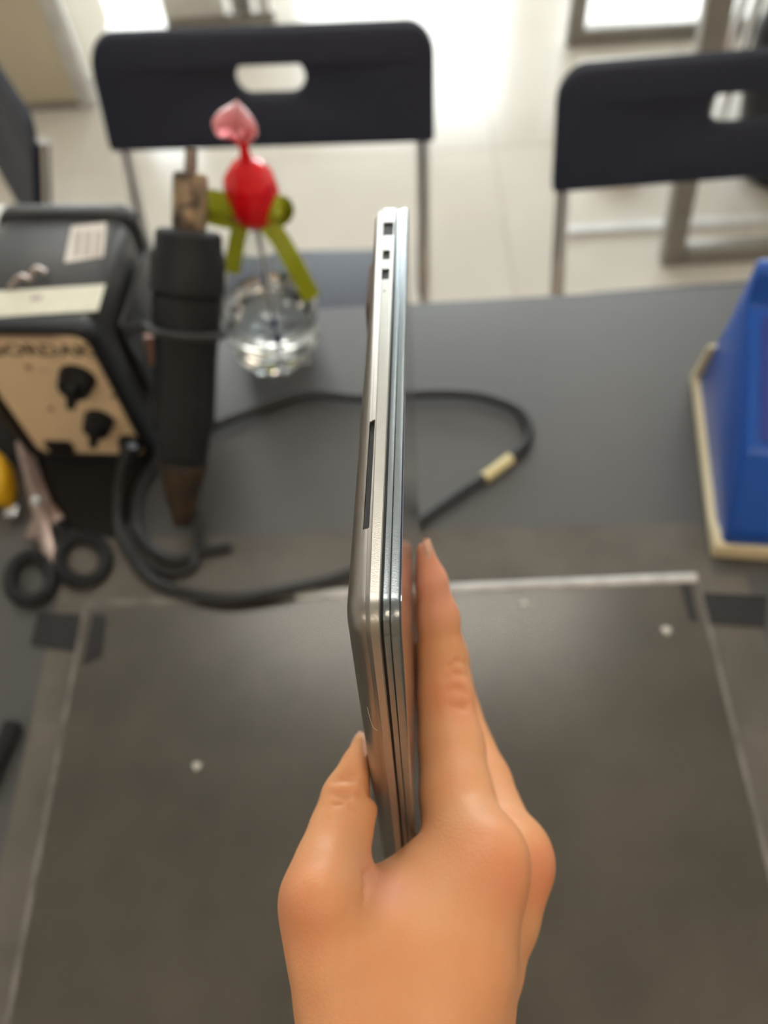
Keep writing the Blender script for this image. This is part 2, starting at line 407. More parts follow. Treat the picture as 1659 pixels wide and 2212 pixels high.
# lid: outer shell and inner bezel with a groove between
lid = lt.part('lid', Geo().rings([ring(.0018, lambda u: 0.00002), ring(.0008, lambda u: 0.00004), ring(.0001, lambda u: .0004), ring(0, lambda u: .0007), ring(0, lambda u: .0022), ring(.0002, lambda u: .0024), ring(.0010, lambda u: .00245)], True, True), M_lid, smooth=True, sharp=40)
lt.part('lid_back', Geo().prism(outline(.0019), -.00005, .0001, lap), M_lidback, parent=lid)
lt.part('bezel', Geo().rings([ring(.0009, lambda u: .00244), ring(.0004, lambda u: .0026), ring(.0003, lambda u: .0028), ring(.0003, lambda u: .0040), ring(.0006, lambda u: .0042)]), M_lid, parent=lid, smooth=True, sharp=40)
lt.part('gasket', Geo().rings([ring(.0009, lambda u: .0041), ring(.0009, lambda u: W0 + .0001)]), M_gap, parent=lid, label='black gap between lid and base')
lt.part('hinge', side_box(LD - .010, LD - .002, .0030, .0075, .03, LWID - .03), M_blk, label='dark hinge barrel')
single('hair_strand', Geo().tube([p for p in catmull([lap(.0016, .0405, .0103), lap(.0006, .0445, .0098), lap(-.0001, .0480, .0091), lap(-.0004, .0490, .0080)], 5)], .00005, 5), M_hair, 'single pale hair stuck to the laptop front edge', 'hair', tuple(lap(0, .045, .009)))

# ================================================================ hand
CREASES = [(.0006, [(966, 1443), (988, 1428), (1006, 1432)]), (.0007, [(962, 1468), (985, 1454), (1008, 1460)]), (.0007, [(968, 1494), (990, 1488), (1012, 1500)]), (.0006, [(975, 1525), (1000, 1530), (1015, 1520)]), (.0005, [(985, 1410), (1000, 1412)]),
           (.0007, [(722, 1690), (752, 1682), (782, 1680)]), (.0007, [(706, 1714), (742, 1720), (778, 1714)]), (.0006, [(722, 1738), (765, 1744)]),
           (.0010, [(803, 1872), (789, 1892), (790, 1925), (784, 1948)])]
def hand_field():
    H = at_d
    def chain(ps): return [(H(x, y, d), r / 1000.) for x, y, d, r in ps]
    index = chain([(917, 1192, .300, 3.6), (928, 1255, .302, 6.3), (943, 1335, .304, 8.2), (951, 1420, .304, 9.2), (958, 1505, .300, 10.7), (972, 1610, .290, 12.0), (985, 1720, .276, 12.6), (1012, 1835, .262, 13.2)])
    middle = chain([(930, 1235, .332, 5.), (945, 1330, .335, 8.), (962, 1420, .335, 9.), (982, 1545, .330, 10.2), (1040, 1690, .308, 11.), (1092, 1835, .286, 12.4), (1100, 1870, .280, 12.4)])
    ring_ = chain([(925, 1300, .36, 5.), (945, 1400, .36, 8.), (970, 1500, .355, 9.), (1000, 1600, .345, 10.), (1060, 1740, .325, 11.), (1105, 1860, .305, 12.)])
    little = chain([(920, 1400, .38, 4.5), (935, 1470, .38, 7.), (960, 1570, .372, 8.), (990, 1650, .36, 8.5), (1050, 1780, .342, 9.5), (1080, 1880, .322, 10.5)])
    thumb = chain([(789, 1606, .253, 3.8), (777, 1660, .252, 5.8), (758, 1722, .251, 8.6), (736, 1796, .247, 9.3), (716, 1868, .241, 10.6), (701, 1935, .236, 11.4), (735, 2060, .229, 12.0), (768, 2190, .226, 12.0)])
    palm = [chain(c) for c in (
        [(1012, 1835, .262, 13.5), (985, 1960, .252, 17.), (950, 2090, .243, 19.), (905, 2230, .236, 20.)],
        [(1096, 1860, .283, 12.5), (1068, 1960, .276, 13.5), (1018, 2090, .262, 14.5), (970, 2220, .25, 14.)],
        [(1105, 1865, .305, 12.), (1040, 2000, .29, 16.), (940, 2230, .27, 19.)],
        [(1080, 1885, .322, 11.), (1000, 2030, .305, 17.), (900, 2230, .29, 18.)],
        [(705, 1965, .236, 10.5), (790, 1998, .243, 13.), (890, 1975, .250, 14.), (1000, 1900, .256, 14.)],
        [(735, 2060, .232, 12.), (830, 2080, .24, 16.), (950, 2090, .245, 17.)],
        [(770, 2190, .229, 12.5), (870, 2220, .236, 17.), (958, 2225, .245, 14.5)],
        [(770, 2190, .229, 12.5), (788, 2330, .226, 12.), (790, 2560, .24, 16.)],
        [(958, 2225, .247, 14.5), (938, 2340, .245, 14.), (940, 2560, .26, 17.)],
        [(870, 2220, .245, 18.), (865, 2400, .25, 18.), (868, 2560, .262, 22.)])]
    allp = [index, middle, ring_, little, thumb] + palm
    P = np.array([p for c in allp for p, r in c]); lo = P.min(0) - .034; hi = P.max(0) + .034
    h = .00095
    nx, ny, nz = [int(math.ceil(q / h)) for q in hi - lo]
    X = (lo[0] + h * np.arange(nx)).astype(np.float32)[:, None, None]; Y = (lo[1] + h * np.arange(ny)).astype(np.float32)[None, :, None]; Z = (lo[2] + h * np.arange(nz)).astype(np.float32)[None, None, :]
    def smin(a, b, k):
        e = np.maximum(k - np.abs(a - b), 0) / k
        return np.minimum(a, b) - e * e * k * .25
    def dchain(c, k=.003):
        d = None
        for (a, ra), (b, rb) in zip(c[:-1], c[1:]):
            ab = (b - a).astype(np.float32); L2 = float(ab @ ab)
            t = np.clip(((X - a[0]) * ab[0] + (Y - a[1]) * ab[1] + (Z - a[2]) * ab[2]) / L2, 0, 1).astype(np.float32)
            e = np.sqrt((X - a[0] - t * ab[0]) ** 2 + (Y - a[1] - t * ab[1]) ** 2 + (Z - a[2] - t * ab[2]) ** 2) - (ra + (rb - ra) * t)
            d = e if d is None else smin(d, e, k)
        return d.astype(np.float32)
    dp = None
    for c in palm:
        e = dchain(c, .006); dp = e if dp is None else smin(dp, e, .012)
    dt = smin(dp, dchain(thumb), .009)
    f = dt
    for c in (index, middle, ring_, little):
        f = smin(f, smin(dp, dchain(c), .007), .0016)
    # knuckle bumps and finger creases
    def blob(p, r, k, grow=True):
        nonlocal f
        e = np.sqrt((X - p[0]) ** 2 + (Y - p[1]) ** 2 + (Z - p[2]) ** 2) - r
        f = smin(f, e, k) if grow else -smin(-f, e, k)
    def crease(pts, r=.0009, k=.0015):
        r = r * .55
        nonlocal f
        f = -smin(-f, dchain([(p, r) for p in pts]), k)
    blob(H(1062, 1858, .252), .010, .012); blob(H(1108, 1862, .279), .0115, .01); blob(H(698, 1932, .226), .0085, .01)
    dd = np.arange(.18, .42, .0005)
    def surf(x, y):
        p = CAM[None, :] + ray(x, y)[None, :] * dd[:, None]; ix = np.round((p - lo) / h).astype(int)
        okk = np.all((ix >= 0) & (ix < np.array(f.shape)), axis=1); val = np.full(len(dd), 1.); val[okk] = f[tuple(ix[okk].T)]
        neg = np.argwhere(val < 0); return H(x, y, dd[neg[0, 0]]) if len(neg) else None
    f0 = f
    for r_, line in CREASES:
        q = [surf(x, y) for x, y in line]
        if all(v is not None for v in q): crease(q, r_)
    # the laptop presses the fingers flat
    qu = (X - LC[0]) * LU[0] + (Y - LC[1]) * LU[1] + (Z - LC[2]) * LU[2]
    qv = (X - LC[0]) * LV[0] + (Y - LC[1]) * LV[1] + (Z - LC[2]) * LV[2]
    qw = (X - LC[0]) * LW[0] + (Y - LC[1]) * LW[1] + (Z - LC[2]) * LW[2]
    bxs = np.maximum(np.maximum(np.abs(qu - LD / 2) - LD / 2, np.abs(qv - LWID / 2) - LWID / 2), np.abs(qw - LT / 2) - LT / 2) + .0002
    f = -smin(-f, bxs, .0035)
    return f, lo, h

def surface_nets(f, lo, h):
    s = f < 0
    acc = np.zeros(tuple(n - 1 for n in f.shape) + (3,), np.float32); cnt = np.zeros(acc.shape[:3], np.float32)
    edges = {}
    for ax in range(3):
        A = [slice(None)] * 3; B = [slice(None)] * 3; A[ax] = slice(0, -1); B[ax] = slice(1, None)
        a, b = f[tuple(A)], f[tuple(B)]; cr = s[tuple(A)] != s[tuple(B)]
        idx = np.argwhere(cr); va, vb = a[cr], b[cr]; t = va / (va - vb)
        pos = idx.astype(np.float32); pos[:, ax] += t
        o1, o2 = [k for k in range(3) if k != ax]
        ok = np.ones(len(idx), bool)
        for d1 in (0, -1):
            for d2 in (0, -1):
                c = idx.copy(); c[:, o1] += d1; c[:, o2] += d2
                m_ = np.all((c >= 0) & (c < np.array(cnt.shape)), axis=1); ok &= m_; c2 = c[m_]
                np.add.at(acc, tuple(c2.T), pos[m_]); np.add.at(cnt, tuple(c2.T), 1)
        edges[ax] = (idx[ok], s[tuple(A)][cr][ok], o1, o2)
    act = cnt > 0; vid = np.full(cnt.shape, -1, np.int64); vid[act] = np.arange(act.sum())
    V = lo + h * (acc[act] / cnt[act][:, None])
    Fs = []
    for ax, (idx, ins, o1, o2) in edges.items():
        q = []
        for d1, d2 in ((0, 0), (-1, 0), (-1, -1), (0, -1)):
            c = idx.copy(); c[:, o1] += d1; c[:, o2] += d2; q.append(vid[tuple(c.T)])
        q = np.stack(q, 1); flip = ins if ax != 1 else ~ins
        q[flip] = q[flip][:, ::-1]; Fs.append(q)
    return V, np.concatenate(Fs)

f, lo, h = hand_field()
V, Fq = surface_nets(f, lo, h)
hl = at_d(870, 2230, .24)
me = bpy.data.meshes.new('hand'); me.from_pydata((V - hl).tolist(), [], Fq.tolist()); me.update()
bm = bmesh.new(); bm.from_mesh(me)
bmesh.ops.recalc_face_normals(bm, faces=bm.faces)
for _ in range(2): bmesh.ops.smooth_vert(bm, verts=bm.verts, factor=.5, use_axis_x=True, use_axis_y=True, use_axis_z=True)
bm.to_mesh(me); bm.free()
me.polygons.foreach_set('use_smooth', [True] * len(me.polygons))
M_skin, s_tc, s_rp, s_b = skin_material()
def skin_patches(spots):
    nt = M_skin.node_tree; N = nt.nodes; L = nt.links; cur = s_rp.outputs['Color']
    for p, r, col, amt in spots:
        d = N.new('ShaderNodeVectorMath'); d.operation = 'DISTANCE'; d.inputs[1].default_value = tuple(p - hl)
        L.new(s_tc.outputs['Object'], d.inputs[0])
        mr = N.new('ShaderNodeMapRange'); mr.interpolation_type = 'SMOOTHSTEP'
        mr.inputs['From Min'].default_value = r * .2; mr.inputs['From Max'].default_value = r; mr.inputs['To Min'].default_value = amt; mr.inputs['To Max'].default_value = 0
        L.new(d.outputs['Value'], mr.inputs['Value'])
        mx = N.new('ShaderNodeMixRGB'); mx.inputs[2].default_value = (*col, 1)
        L.new(mr.outputs[0], mx.inputs[0]); L.new(cur, mx.inputs[1]); cur = mx.outputs[0]
    L.new(cur, s_b.inputs['Base Color'])
RED = (.70, .20, .095); PINK = (.80, .36, .25)
skin_patches([(at_d(925, 1230, .296), .030, PINK, .8), (at_d(985, 1500, .288), .016, RED, .35), (at_d(1065, 1890, .245), .020, RED, .4), (at_d(1150, 2010, .262), .004, (.45, .14, .06), .0),
              (at_d(1072, 1970, .240), .0045, (.42, .14, .06), .7), (at_d(1180, 1890, .27), .018, RED, .5), (at_d(640, 1960, .225), .02, RED, .35), (at_d(820, 1900, .236), .014, PINK, .6), (at_d(760, 1630, .23), .018, PINK, .7)])
me.materials.append(M_skin)
hand = bpy.data.objects.new('hand', me); COL.objects.link(hand); hand.location = hl
tag(hand, 'bare right hand gripping the closed laptop from below', 'hand')
def nail(center, fwd, nor, ln, wd, th, material, name='fingernail'):
    fwd = unit(fwd); nor = unit(nor - fwd * (nor @ fwd)); sd = np.cross(nor, fwd); g = Geo(); rings = []
    for k in range(9):
        a = -1 + 2 * k / 8; half = wd / 2 * (1 - abs(a) ** 4 * .45)
        rings.append([center + fwd * a * ln / 2 + sd * half * math.sin(b) + nor * (th * math.cos(b) - th - .0006 * a * a) for b in [-1.25 + 2.5 * i / 8 for i in range(9)]]
                     + [center + fwd * a * ln / 2 + sd * half * math.sin(b) * .9 + nor * (th * math.cos(b) - th - .0012) for b in [1.25 - 2.5 * i / 8 for i in range(9)]])
    g.rings(rings); o = make(name, g, material, hand, tuple(hl), smooth=True); return o
fi = at_d(917, 1192, .300) - at_d(943, 1335, .304)
nail(at_d(938, 1196, .300), fi, -LW + np.array([0, .05, .12]), .0115, .0085, .0030, M_nail)
ft = at_d(789, 1606, .253) - at_d(753, 1722, .250)
nail(at_d(760, 1622, .2515), ft, LW * .8 + np.array([0, -.1, .55]), .0125, .0105, .0035, M_nail)

# ================================================================ hot air station
bx0, bx1, by0, by1, bz1 = -.376, -.252, .481, .618, .934
SROT = math.radians(-5.0)
st = Thing('hot_air_station', 'black hot air rework station with cream control panel and two knobs', 'rework station', ((bx0 + bx1) / 2, by0, TOP))
st.o.rotation_euler = (0, 0, SROT)
def unrot(p):
    c, s_ = math.cos(-SROT), math.sin(-SROT); x, y = p[0] - st.loc.x, p[1] - st.loc.y
    return np.array([st.loc.x + c * x - s_ * y, st.loc.y + s_ * x + c * y, p[2]])
g = Geo(); rr = rounded_rect(bx1 - bx0, bz1 - TOP - .006, .014, 5, (bx0 + bx1) / 2, (bz1 + TOP + .006) / 2)
g.prism(rr, by0, by1, lambda p, q, h: (p, h, q))
st.part('body', g, M_case, bevel=.002)
g = Geo(); rr = rounded_rect(bx1 - bx0 + .006, bz1 - TOP + .0, .016, 5, (bx0 + bx1) / 2, (bz1 + TOP) / 2 + .004); inn = rounded_rect(bx1 - bx0 - .010, bz1 - TOP - .014, .012, 5, (bx0 + bx1) / 2, (bz1 + TOP) / 2 + .004)
def rim(ya, yb):
    n = len(rr); vs = [(p, ya, q) for p, q in rr] + [(p, ya, q) for p, q in inn] + [(p, yb, q) for p, q in rr] + [(p, yb, q) for p, q in inn]; fs = []
    for i in range(n):
        j = (i + 1) % n
        fs += [(i, j, n + j, n + i), (2 * n + i, 3 * n + i, 3 * n + j, 2 * n + j), (i, 2 * n + i, 2 * n + j, j), (n + i, n + j, 3 * n + j, 3 * n + i)]
    return Geo().add(vs, fs)
st.part('front_rim', rim(by0 - .008, by0 + .006), M_blk, bevel=.0015)
st.part('back_rim', rim(by1 - .004, by1 + .010), M_case, bevel=.0015)
pz0, pz1, px0_, px1_ = TOP + .012, bz1 - .004, bx0 + .008, bx1 - .008
panel = st.part('control_panel', Geo().prism(rounded_rect(px1_ - px0_, pz1 - pz0, .010, 5, (px0_ + px1_) / 2, (pz0 + pz1) / 2), by0 - .004, by0 + .001, lambda p, q, h: (p, h, q)), M_cream, label='cream control panel')
PF = by0 - .004
def on_panel(x, y):
    n_ = np.array([-math.sin(SROT), math.cos(SROT), 0]); r = ray(x, y); o_ = np.array([st.loc.x, st.loc.y, 0]) + n_ * (PF - by0)
    return unrot(CAM + r * (((o_ - CAM) @ n_) / (r @ n_)))
def knob(x, y, r):
    c = on_panel(x, y); M = Matrix.Translation(Vector(c)) @ Matrix.Rotation(math.radians(90), 4, 'X')
    k = st.part('knob', Geo().lathe([(r * 1.05, 0), (r, .004), (r * .9, .014), (r * .82, .016), (0.0005, .0165)], seg=28, M=M), M_blk, parent=panel, smooth=True)
    Mb = Matrix.Translation(Vector(c)) @ Matrix.Rotation(math.radians(20), 4, 'Y')
    st.part('pointer', Geo().box((-.0035, -.026, -r * .92), (.0035, -.015, r * .92), Mb), M_blk, parent=panel, bevel=.001)
knob(168, 815, .0155); knob(215, 905, .0135)
def dot(x, y, r, material, name):
    c = on_panel(x, y); M = Matrix.Translation(Vector(c)) @ Matrix.Rotation(math.radians(90), 4, 'X')
    st.part(name, Geo().lathe([(r, 0), (r * .8, .0015), (.0003, .002)], seg=16, M=M), material, parent=panel, smooth=True)
M_led = mat('dull_red_lens', (.38, .17, .10), .4)
dot(62, 793, .0032, M_led, 'indicator_light'); dot(110, 882, .0026, M_led, 'indicator_light'); dot(245, 855, .0022, M_ink, 'screw')
c = on_panel(128, 962); st.part('power_switch', Geo().box((c[0] - .012, PF - .004, c[2] - .007), (c[0] + .014, PF + .001, c[2] + .008)), M_blk, parent=panel, bevel=.001)
c = on_panel(283, 955); M = Matrix.Translation(Vector(c)) @ Matrix.Rotation(math.radians(90), 4, 'X')
st.part('cord_outlet', Geo().lathe([(.012, 0), (.011, .006), (.008, .012), (.0075, .030), (.006, .032)], seg=20, M=M), M_blk, parent=panel, smooth=True)
def text_on(thing, body, size, loc, rot, material, parent, name):
    cu = bpy.data.curves.new(name, 'FONT'); cu.body = body; cu.size = size; cu.extrude = .0002; cu.offset = .0006; cu.align_x = 'CENTER'; cu.align_y = 'CENTER'
    tmp = bpy.data.objects.new(name, cu); COL.objects.link(tmp); bpy.context.view_layer.update()
    me = bpy.data.meshes.new_from_object(tmp.evaluated_get(bpy.context.evaluated_depsgraph_get())); bpy.data.objects.remove(tmp)
    me.materials.clear(); me.materials.append(material)
    o = bpy.data.objects.new(name, me); COL.objects.link(o); o.parent = parent; o.location = Vector(loc) - thing.loc; o.rotation_euler = rot; return o
c = on_panel(84, 757)
tx = text_on(st, 'GORDAK', .0195, (c[0], PF - .0003, c[2]), (math.radians(90), 0, 0), M_ink, panel, 'lettering'); tx.scale = (1.12, 1, 1)
for (x, y, s, wd) in ((120, 775, 1, .012), (205, 780, 1, .014), (228, 812, 1, .010), (95, 800, 1, .010), (240, 835, 1, .008)):
    c = on_panel(x, y); st.part('print_line', Geo().box((c[0] - wd / 2, PF - .0003, c[2] - .0008), (c[0] + wd / 2, PF, c[2] + .0008)), mat('faint_ink', (.55, .43, .28), .6), parent=panel)
# tag paper hanging over the panel top, sticker and tape on the lid
a, b = on_panel(-60, 712), on_panel(135, 735)
st.part('paper_tag', Geo().box((a[0], PF - .0006, b[2]), (b[0], PF - .0001, bz1 + .002)), mat('pinkish_paper', (.70, .52, .40), .7), parent=panel)
for k, sc in enumerate((.25, .5, .75)):
    z = b[2] + (bz1 - b[2]) * sc; st.part('print_line', Geo().box((a[0], PF - .0009, z - .0012), (b[0] - .006, PF - .0006, z + .0012)), mat('tag_ink', (.48, .34, .25), .7), parent=panel)
LZ = bz1 - .0035 + .0004
def lid_quad(px, z0, z1, name, material, parent=None):
    pts = [unrot(at_z(x, y, z0)) for x, y in px]
    return st.part(name, Geo().prism([(p[0], p[1]) for p in pts], z0, z1, lambda p, q, h: (p, q, h)), material, parent=parent)
lid_z = bz1 - .0002
sk = lid_quad([(155, 490), (230, 481), (224, 555), (140, 568)], lid_z, lid_z + .0006, 'sticker', M_sticker)
for k in range(3):
    x0 = 163 + k * 22; lid_quad([(x0, 500), (x0 + 14, 498), (x0 + 10, 552), (x0 - 6, 555)], lid_z + .0006, lid_z + .0008, 'print_column', M_stickline, sk)
tp = lid_quad([(-30, 632), (228, 615), (212, 672), (-50, 688)], lid_z, lid_z + .0006, 'masking_tape', M_mask)
lid_quad([(66, 640), (92, 637), (88, 650), (64, 650)], lid_z + .0006, lid_z + .0007, 'smudge', M_stickline, tp)
for (x0, y0, x1, y1) in ((20, 622, 70, 606), (60, 604, 98, 588)):
    p, q = unrot(at_z(x0, y0, lid_z + .004)), unrot(at_z(x1, y1, lid_z + .004))
    st.part('wire_clip', Geo().tube(catmull([p, (p + q) / 2 + np.array([0, .004, .004]), q], 6), .0022, 8), mat('bare_wire', (.55, .45, .40), .3, .8), smooth=True)

# ================================================================ hot air gun in its holder
g0 = Vector(at_z(395, 1050, .80)); g1 = Vector(at_y(413, 322, .575)); ax = (g1 - g0); GL = ax.length; ax.normalize()
GQ = ax.to_track_quat('Z', 'Y').to_matrix().to_4x4(); GM = Matrix.Translation(g0) @ GQ
gn = Thing('hot_air_gun', 'black hot air gun with heat-stained steel nozzle pointing upward', 'hot air gun', tuple(g0))
gn.part('handle', Geo().lathe([(.013, 0), (.0195, .010), (.0225, .04), (.0245, .085), (.0265, .125), (.0285, .150), (.0285, GL * .60)], seg=28, M=GM), M_blk, smooth=True)
gn.part('collar', Geo().lathe([(.0275, GL * .60), (.0305, GL * .615), (.0305, GL * .70), (.0275, GL * .73), (.0265, GL * .775), (.0235, GL * .785), (.014, GL * .787)], seg=28, M=GM), M_blk, smooth=True)
brl = gn.part('barrel', Geo().lathe([(.0135, GL * .78), (.0138, GL * .80), (.0138, GL * .925), (.012, GL * .938), (.006, GL * .942)], seg=24, M=GM), M_heat, smooth=True, label='heat-tinted steel barrel')
gn.part('nozzle', Geo().lathe([(.0055, GL * .935), (.0050, GL * .95), (.0048, GL), (.0038, GL), (.0038, GL * .96)], seg=18, M=GM), M_steel, parent=brl, smooth=True)
gn.part('end_boot', Geo().lathe([(.0075, -.038), (.0095, -.030), (.0150, -.012), (.0185, .006), (.0215, .016), (.0225, .022), (.020, .024)], seg=20, M=GM), mat('brown_rubber_boot', (.055, .032, .014), .55, col2=(.02, .016, .013), nscale=60.), smooth=True, label='brown rubber cord boot')
for sx in (-1, 1):
    gn.part('grip_rib', Geo().box((sx * .020 - .004, -.012, .05), (sx * .020 + .004, .012, .150), GM), M_blk, bevel=.002)
# holder
hb = Thing('gun_holder', 'dark metal cradle holding the hot air gun beside the station', 'tool holder', (bx1 + .02, .52, TOP))
hc = g0 + ax * (GL * .50); 
hb.part('back_plate', Geo().prism([(bx1 + .0075, .505), (bx1 + .0100, .505), (bx1 + .0185, .60), (bx1 + .0160, .60)], .80, .905, lambda p, q, h: (p, q, h)), M_case, bevel=.0008)
g = Geo(); side = ax.cross(Vector((0, 0, 1))).normalized(); fw = side.cross(ax).normalized()
pts = [tuple(hc + side * .033 * math.cos(a) + fw * .033 * math.sin(a)) for a in [math.radians(q) for q in range(200, 521, 20)]]
hb.part('cradle_ring', Geo().tube(pts, .0035, 8), M_case, smooth=True)
p0 = hc - side * .033 if (hc - side * .033).x < hc.x else hc + side * .033
hb.part('arm', Geo().tube([tuple(p0), (bx1 + .0165, p0.y, p0.z - .004)], .004, 8), M_case, smooth=True)
p = at_y(334, 785, .50); q = at_y(322, 725, .51)
hb.part('screw_post', Geo().tube([tuple(q), tuple(p)], .005, 10), mat('copper_post', (.50, .30, .24), .4, .6), smooth=True, label='pinkish copper post')

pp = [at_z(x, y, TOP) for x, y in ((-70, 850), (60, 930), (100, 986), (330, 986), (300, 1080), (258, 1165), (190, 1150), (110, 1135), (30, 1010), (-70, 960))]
single('shadow_pad', Geo().prism([(p[0], p[1]) for p in pp], TOP, TOP + .0012, lambda p, q, h: (p, q, h)), mat('pad_shadow_black', (.010, .009, .009), .85), 'flat black pad with painted shadow in front of the hot air station', 'pad', tuple(pp[4]))  # station shadow and a dark pad drawn together as one near-black sheet

# ================================================================ cords
def zt(x, y, z=.7567): return at_z(x, y, z)
CR = .0050
cp = [Vector(at_y(284, 962, PF - .030)), zt(266, 1010, .79), zt(256, 1080, .765), zt(262, 1160), zt(318, 1245), zt(400, 1282), zt(500, 1293, .7600), zt(640, 1270, .760), zt(760, 1236), zt(850, 1175), zt(920, 1117), zt(1000, 1062), zt(1075, 1012), zt(1135, 960), zt(1140, 920), zt(1112, 882),
      zt(1040, 856), zt(960, 849), zt(880, 852), zt(780, 860), zt(700, 852), zt(650, 854), zt(590, 872), zt(480, 912), zt(400, 950), zt(330, 1010), zt(295, 1080), zt(300, 1150), zt(345, 1200), zt(395, 1208), zt(428, 1180), zt(425, 1130, .765)]
end = g0 - ax * .03
cp += [Vector(zt(412, 1100, .775)), end]
cd_ = Thing('power_cord', 'black rubber cord looping across the bench with a yellowed tape band', 'cord', tuple(zt(640, 1270, TOP)))
path = catmull([tuple(p) for p in cp], 10)
cd_.part('cord', Geo().tube(path, CR, 12), M_cord, smooth=True)
bp_ = catmull([tuple(zt(1045, 1033)), tuple(zt(1075, 1012)), tuple(zt(1103, 990))], 6)
cd_.part('tape_band', Geo().tube(bp_, CR + .0008, 14), M_band, smooth=True, label='yellowed tape band')
cp2 = [zt(275, 1150), zt(310, 1215), zt(370, 1238), zt(415, 1225), zt(430, 1195), zt(500, 1180)]
single('cord_tie', Geo().tube(catmull([tuple(p) for p in cp2], 8), .0042, 10), M_cord, 'short black cord end curled inside the cord loop', 'cord', tuple(cp2[0]), smooth=True)

# ================================================================ perfume-like bottle with heart stopper
bc = Vector((-.1385, .608, TOP))
bt = Thing('glass_bottle', 'round clear glass bottle with red heart stopper and green bow', 'bottle', tuple(bc))
tilt = Matrix.Translation(bc) @ Matrix.Rotation(math.radians(3.2), 4, 'Y')
prof = [(.0002, .001), (.026, .001), (.037, .005), (.0445, .018), (.0485, .036), (.049, .060), (.0475, .085), (.043, .108), (.034, .130), (.023, .148), (.0135, .160), (.0125, .176)]
inn_ = [(r - .0028, z + .002) for r, z in prof[4:]]; inn_[-1] = (prof[-1][0] - .0028, .176)
full = prof + inn_[::-1] + [(.034, .030), (.0002, .026)]
body = bt.part('glass_body', Geo().lathe(full, seg=20, M=tilt), M_bottle, smooth=True, sharp=50)
for k in range(10):
    a = 2 * math.pi * k / 10
    p = tilt @ Vector((.0405 * math.cos(a), .0405 * math.sin(a), .012)); q = tilt @ Vector((.0455 * math.cos(a), .0455 * math.sin(a), .030))
    bt.part('facet', Geo().tube([tuple(p), tuple((p + q) / 2 + Vector((0, 0, .001))), tuple(q)], [.003, .0055, .002], 8), M_bottle, parent=body, smooth=True)
bt.part('liquid', Geo().lathe([(.0002, .0262), (.0338, .0302), (.0455, .040), (.0460, .060), (.0455, .072), (.0002, .072)], seg=24, M=tilt), M_liquid, smooth=True, sharp=40)
bt.part('dip_tube', Geo().tube([tuple(tilt @ Vector((0, 0, .175))), tuple(tilt @ Vector((.003, -.006, .040)))], .0026, 10), M_straw, smooth=True)
bt.part('tube_tip', Geo().tube([tuple(tilt @ Vector((.003, -.006, .046))), tuple(tilt @ Vector((.0034, -.0065, .030)))], [.0035, .0020], 10), M_bluetip, smooth=True, label='blue tube tip')
cap = bt.part('cap', Geo().lathe([(.010, .1705), (.0155, .174), (.0222, .184), (.0240, .191), (.0243, .205), (.022, .217), (.0145, .228), (.006, .234)], seg=12, M=tilt), M_red, sharp=20, smooth=True, label='faceted red cap')
bt.part('stem', Geo().lathe([(.006, .232), (.0042, .242), (.0042, .246), (.007, .252), (.011, .257)], seg=14, M=tilt), M_red, parent=cap, smooth=True)
# heart knob: outline swept with a rounded profile
hp = []
for k in range(40):
    a = 2 * math.pi * k / 40; x = 16 * math.sin(a) ** 3; z = 13 * math.cos(a) - 5 * math.cos(2 * a) - 2 * math.cos(3 * a) - math.cos(4 * a)
    hp.append((x / 16 * .0185, -(z + 2.5) / 16 * .0185))            # point upward
hm = tilt @ Matrix.Translation((-.003, 0, .270)) @ Matrix.Rotation(math.radians(14), 4, 'Y')
rgs = [[tuple(hm @ Vector((x * s, d, z * s))) for x, z in hp] for s, d in ((.35, -.0125), (.70, -.0105), (.93, -.0055), (1., 0), (.93, .0055), (.70, .0105), (.35, .0125))]
bt.part('heart_knob', Geo().rings(rgs), M_pink, parent=cap, smooth=True, sharp=60, label='pink heart-shaped knob')
# ribbon bow
def ribbon(name, pts, wd, nrm, parent):
    pts = catmull(pts, 8); g = Geo(); rows = []
    for i, p in enumerate(pts):
        t_ = unit(pts[min(i + 1, len(pts) - 1)] - pts[max(i - 1, 0)]); s_ = unit(np.cross(t_, nrm)) * wd / 2; n_ = unit(np.cross(s_, t_)) * .0006
        rows.append([p - s_ - n_, p + s_ - n_, p + s_ + n_, p - s_ + n_])
    g.rings(rows); return bt.part(name, g, M_green, parent=parent, smooth=True, sharp=50)
by_ = bc.y - .008
def rp_(x, y, Y): return at_y(x, y, Y)
bow = bt.part('ribbon_knot', Geo().tube([tuple(rp_(522, 470, by_)), tuple(rp_(547, 476, by_ - .003)), tuple(rp_(570, 470, by_))], [.006, .008, .006], 10), M_green, smooth=True, label='green satin bow knot')
nv = np.array([0.05, -.75, .6])
ribbon('bow_loop', [rp_(535, 462, by_), rp_(490, 440, by_ - .008), rp_(446, 432, by_ - .004), rp_(440, 455, by_ + .003), rp_(490, 472, by_ + .005), rp_(535, 466, by_ + .002)], .017, nv, bow)
ribbon('bow_loop', [rp_(550, 462, by_), rp_(585, 452, by_ - .008), rp_(610, 445, by_ - .004), rp_(612, 462, by_ + .003), rp_(585, 474, by_ + .005), rp_(550, 468, by_ + .002)], .017, nv, bow)
ribbon('bow_tail', [rp_(525, 468, by_), rp_(512, 520, by_ - .012), rp_(500, 590, by_ - .030)], .015, nv, bow)
ribbon('bow_tail', [rp_(560, 468, by_), rp_(600, 510, by_ - .010), rp_(635, 570, by_ - .024), rp_(675, 645, by_ - .034)], .017, nv, bow)

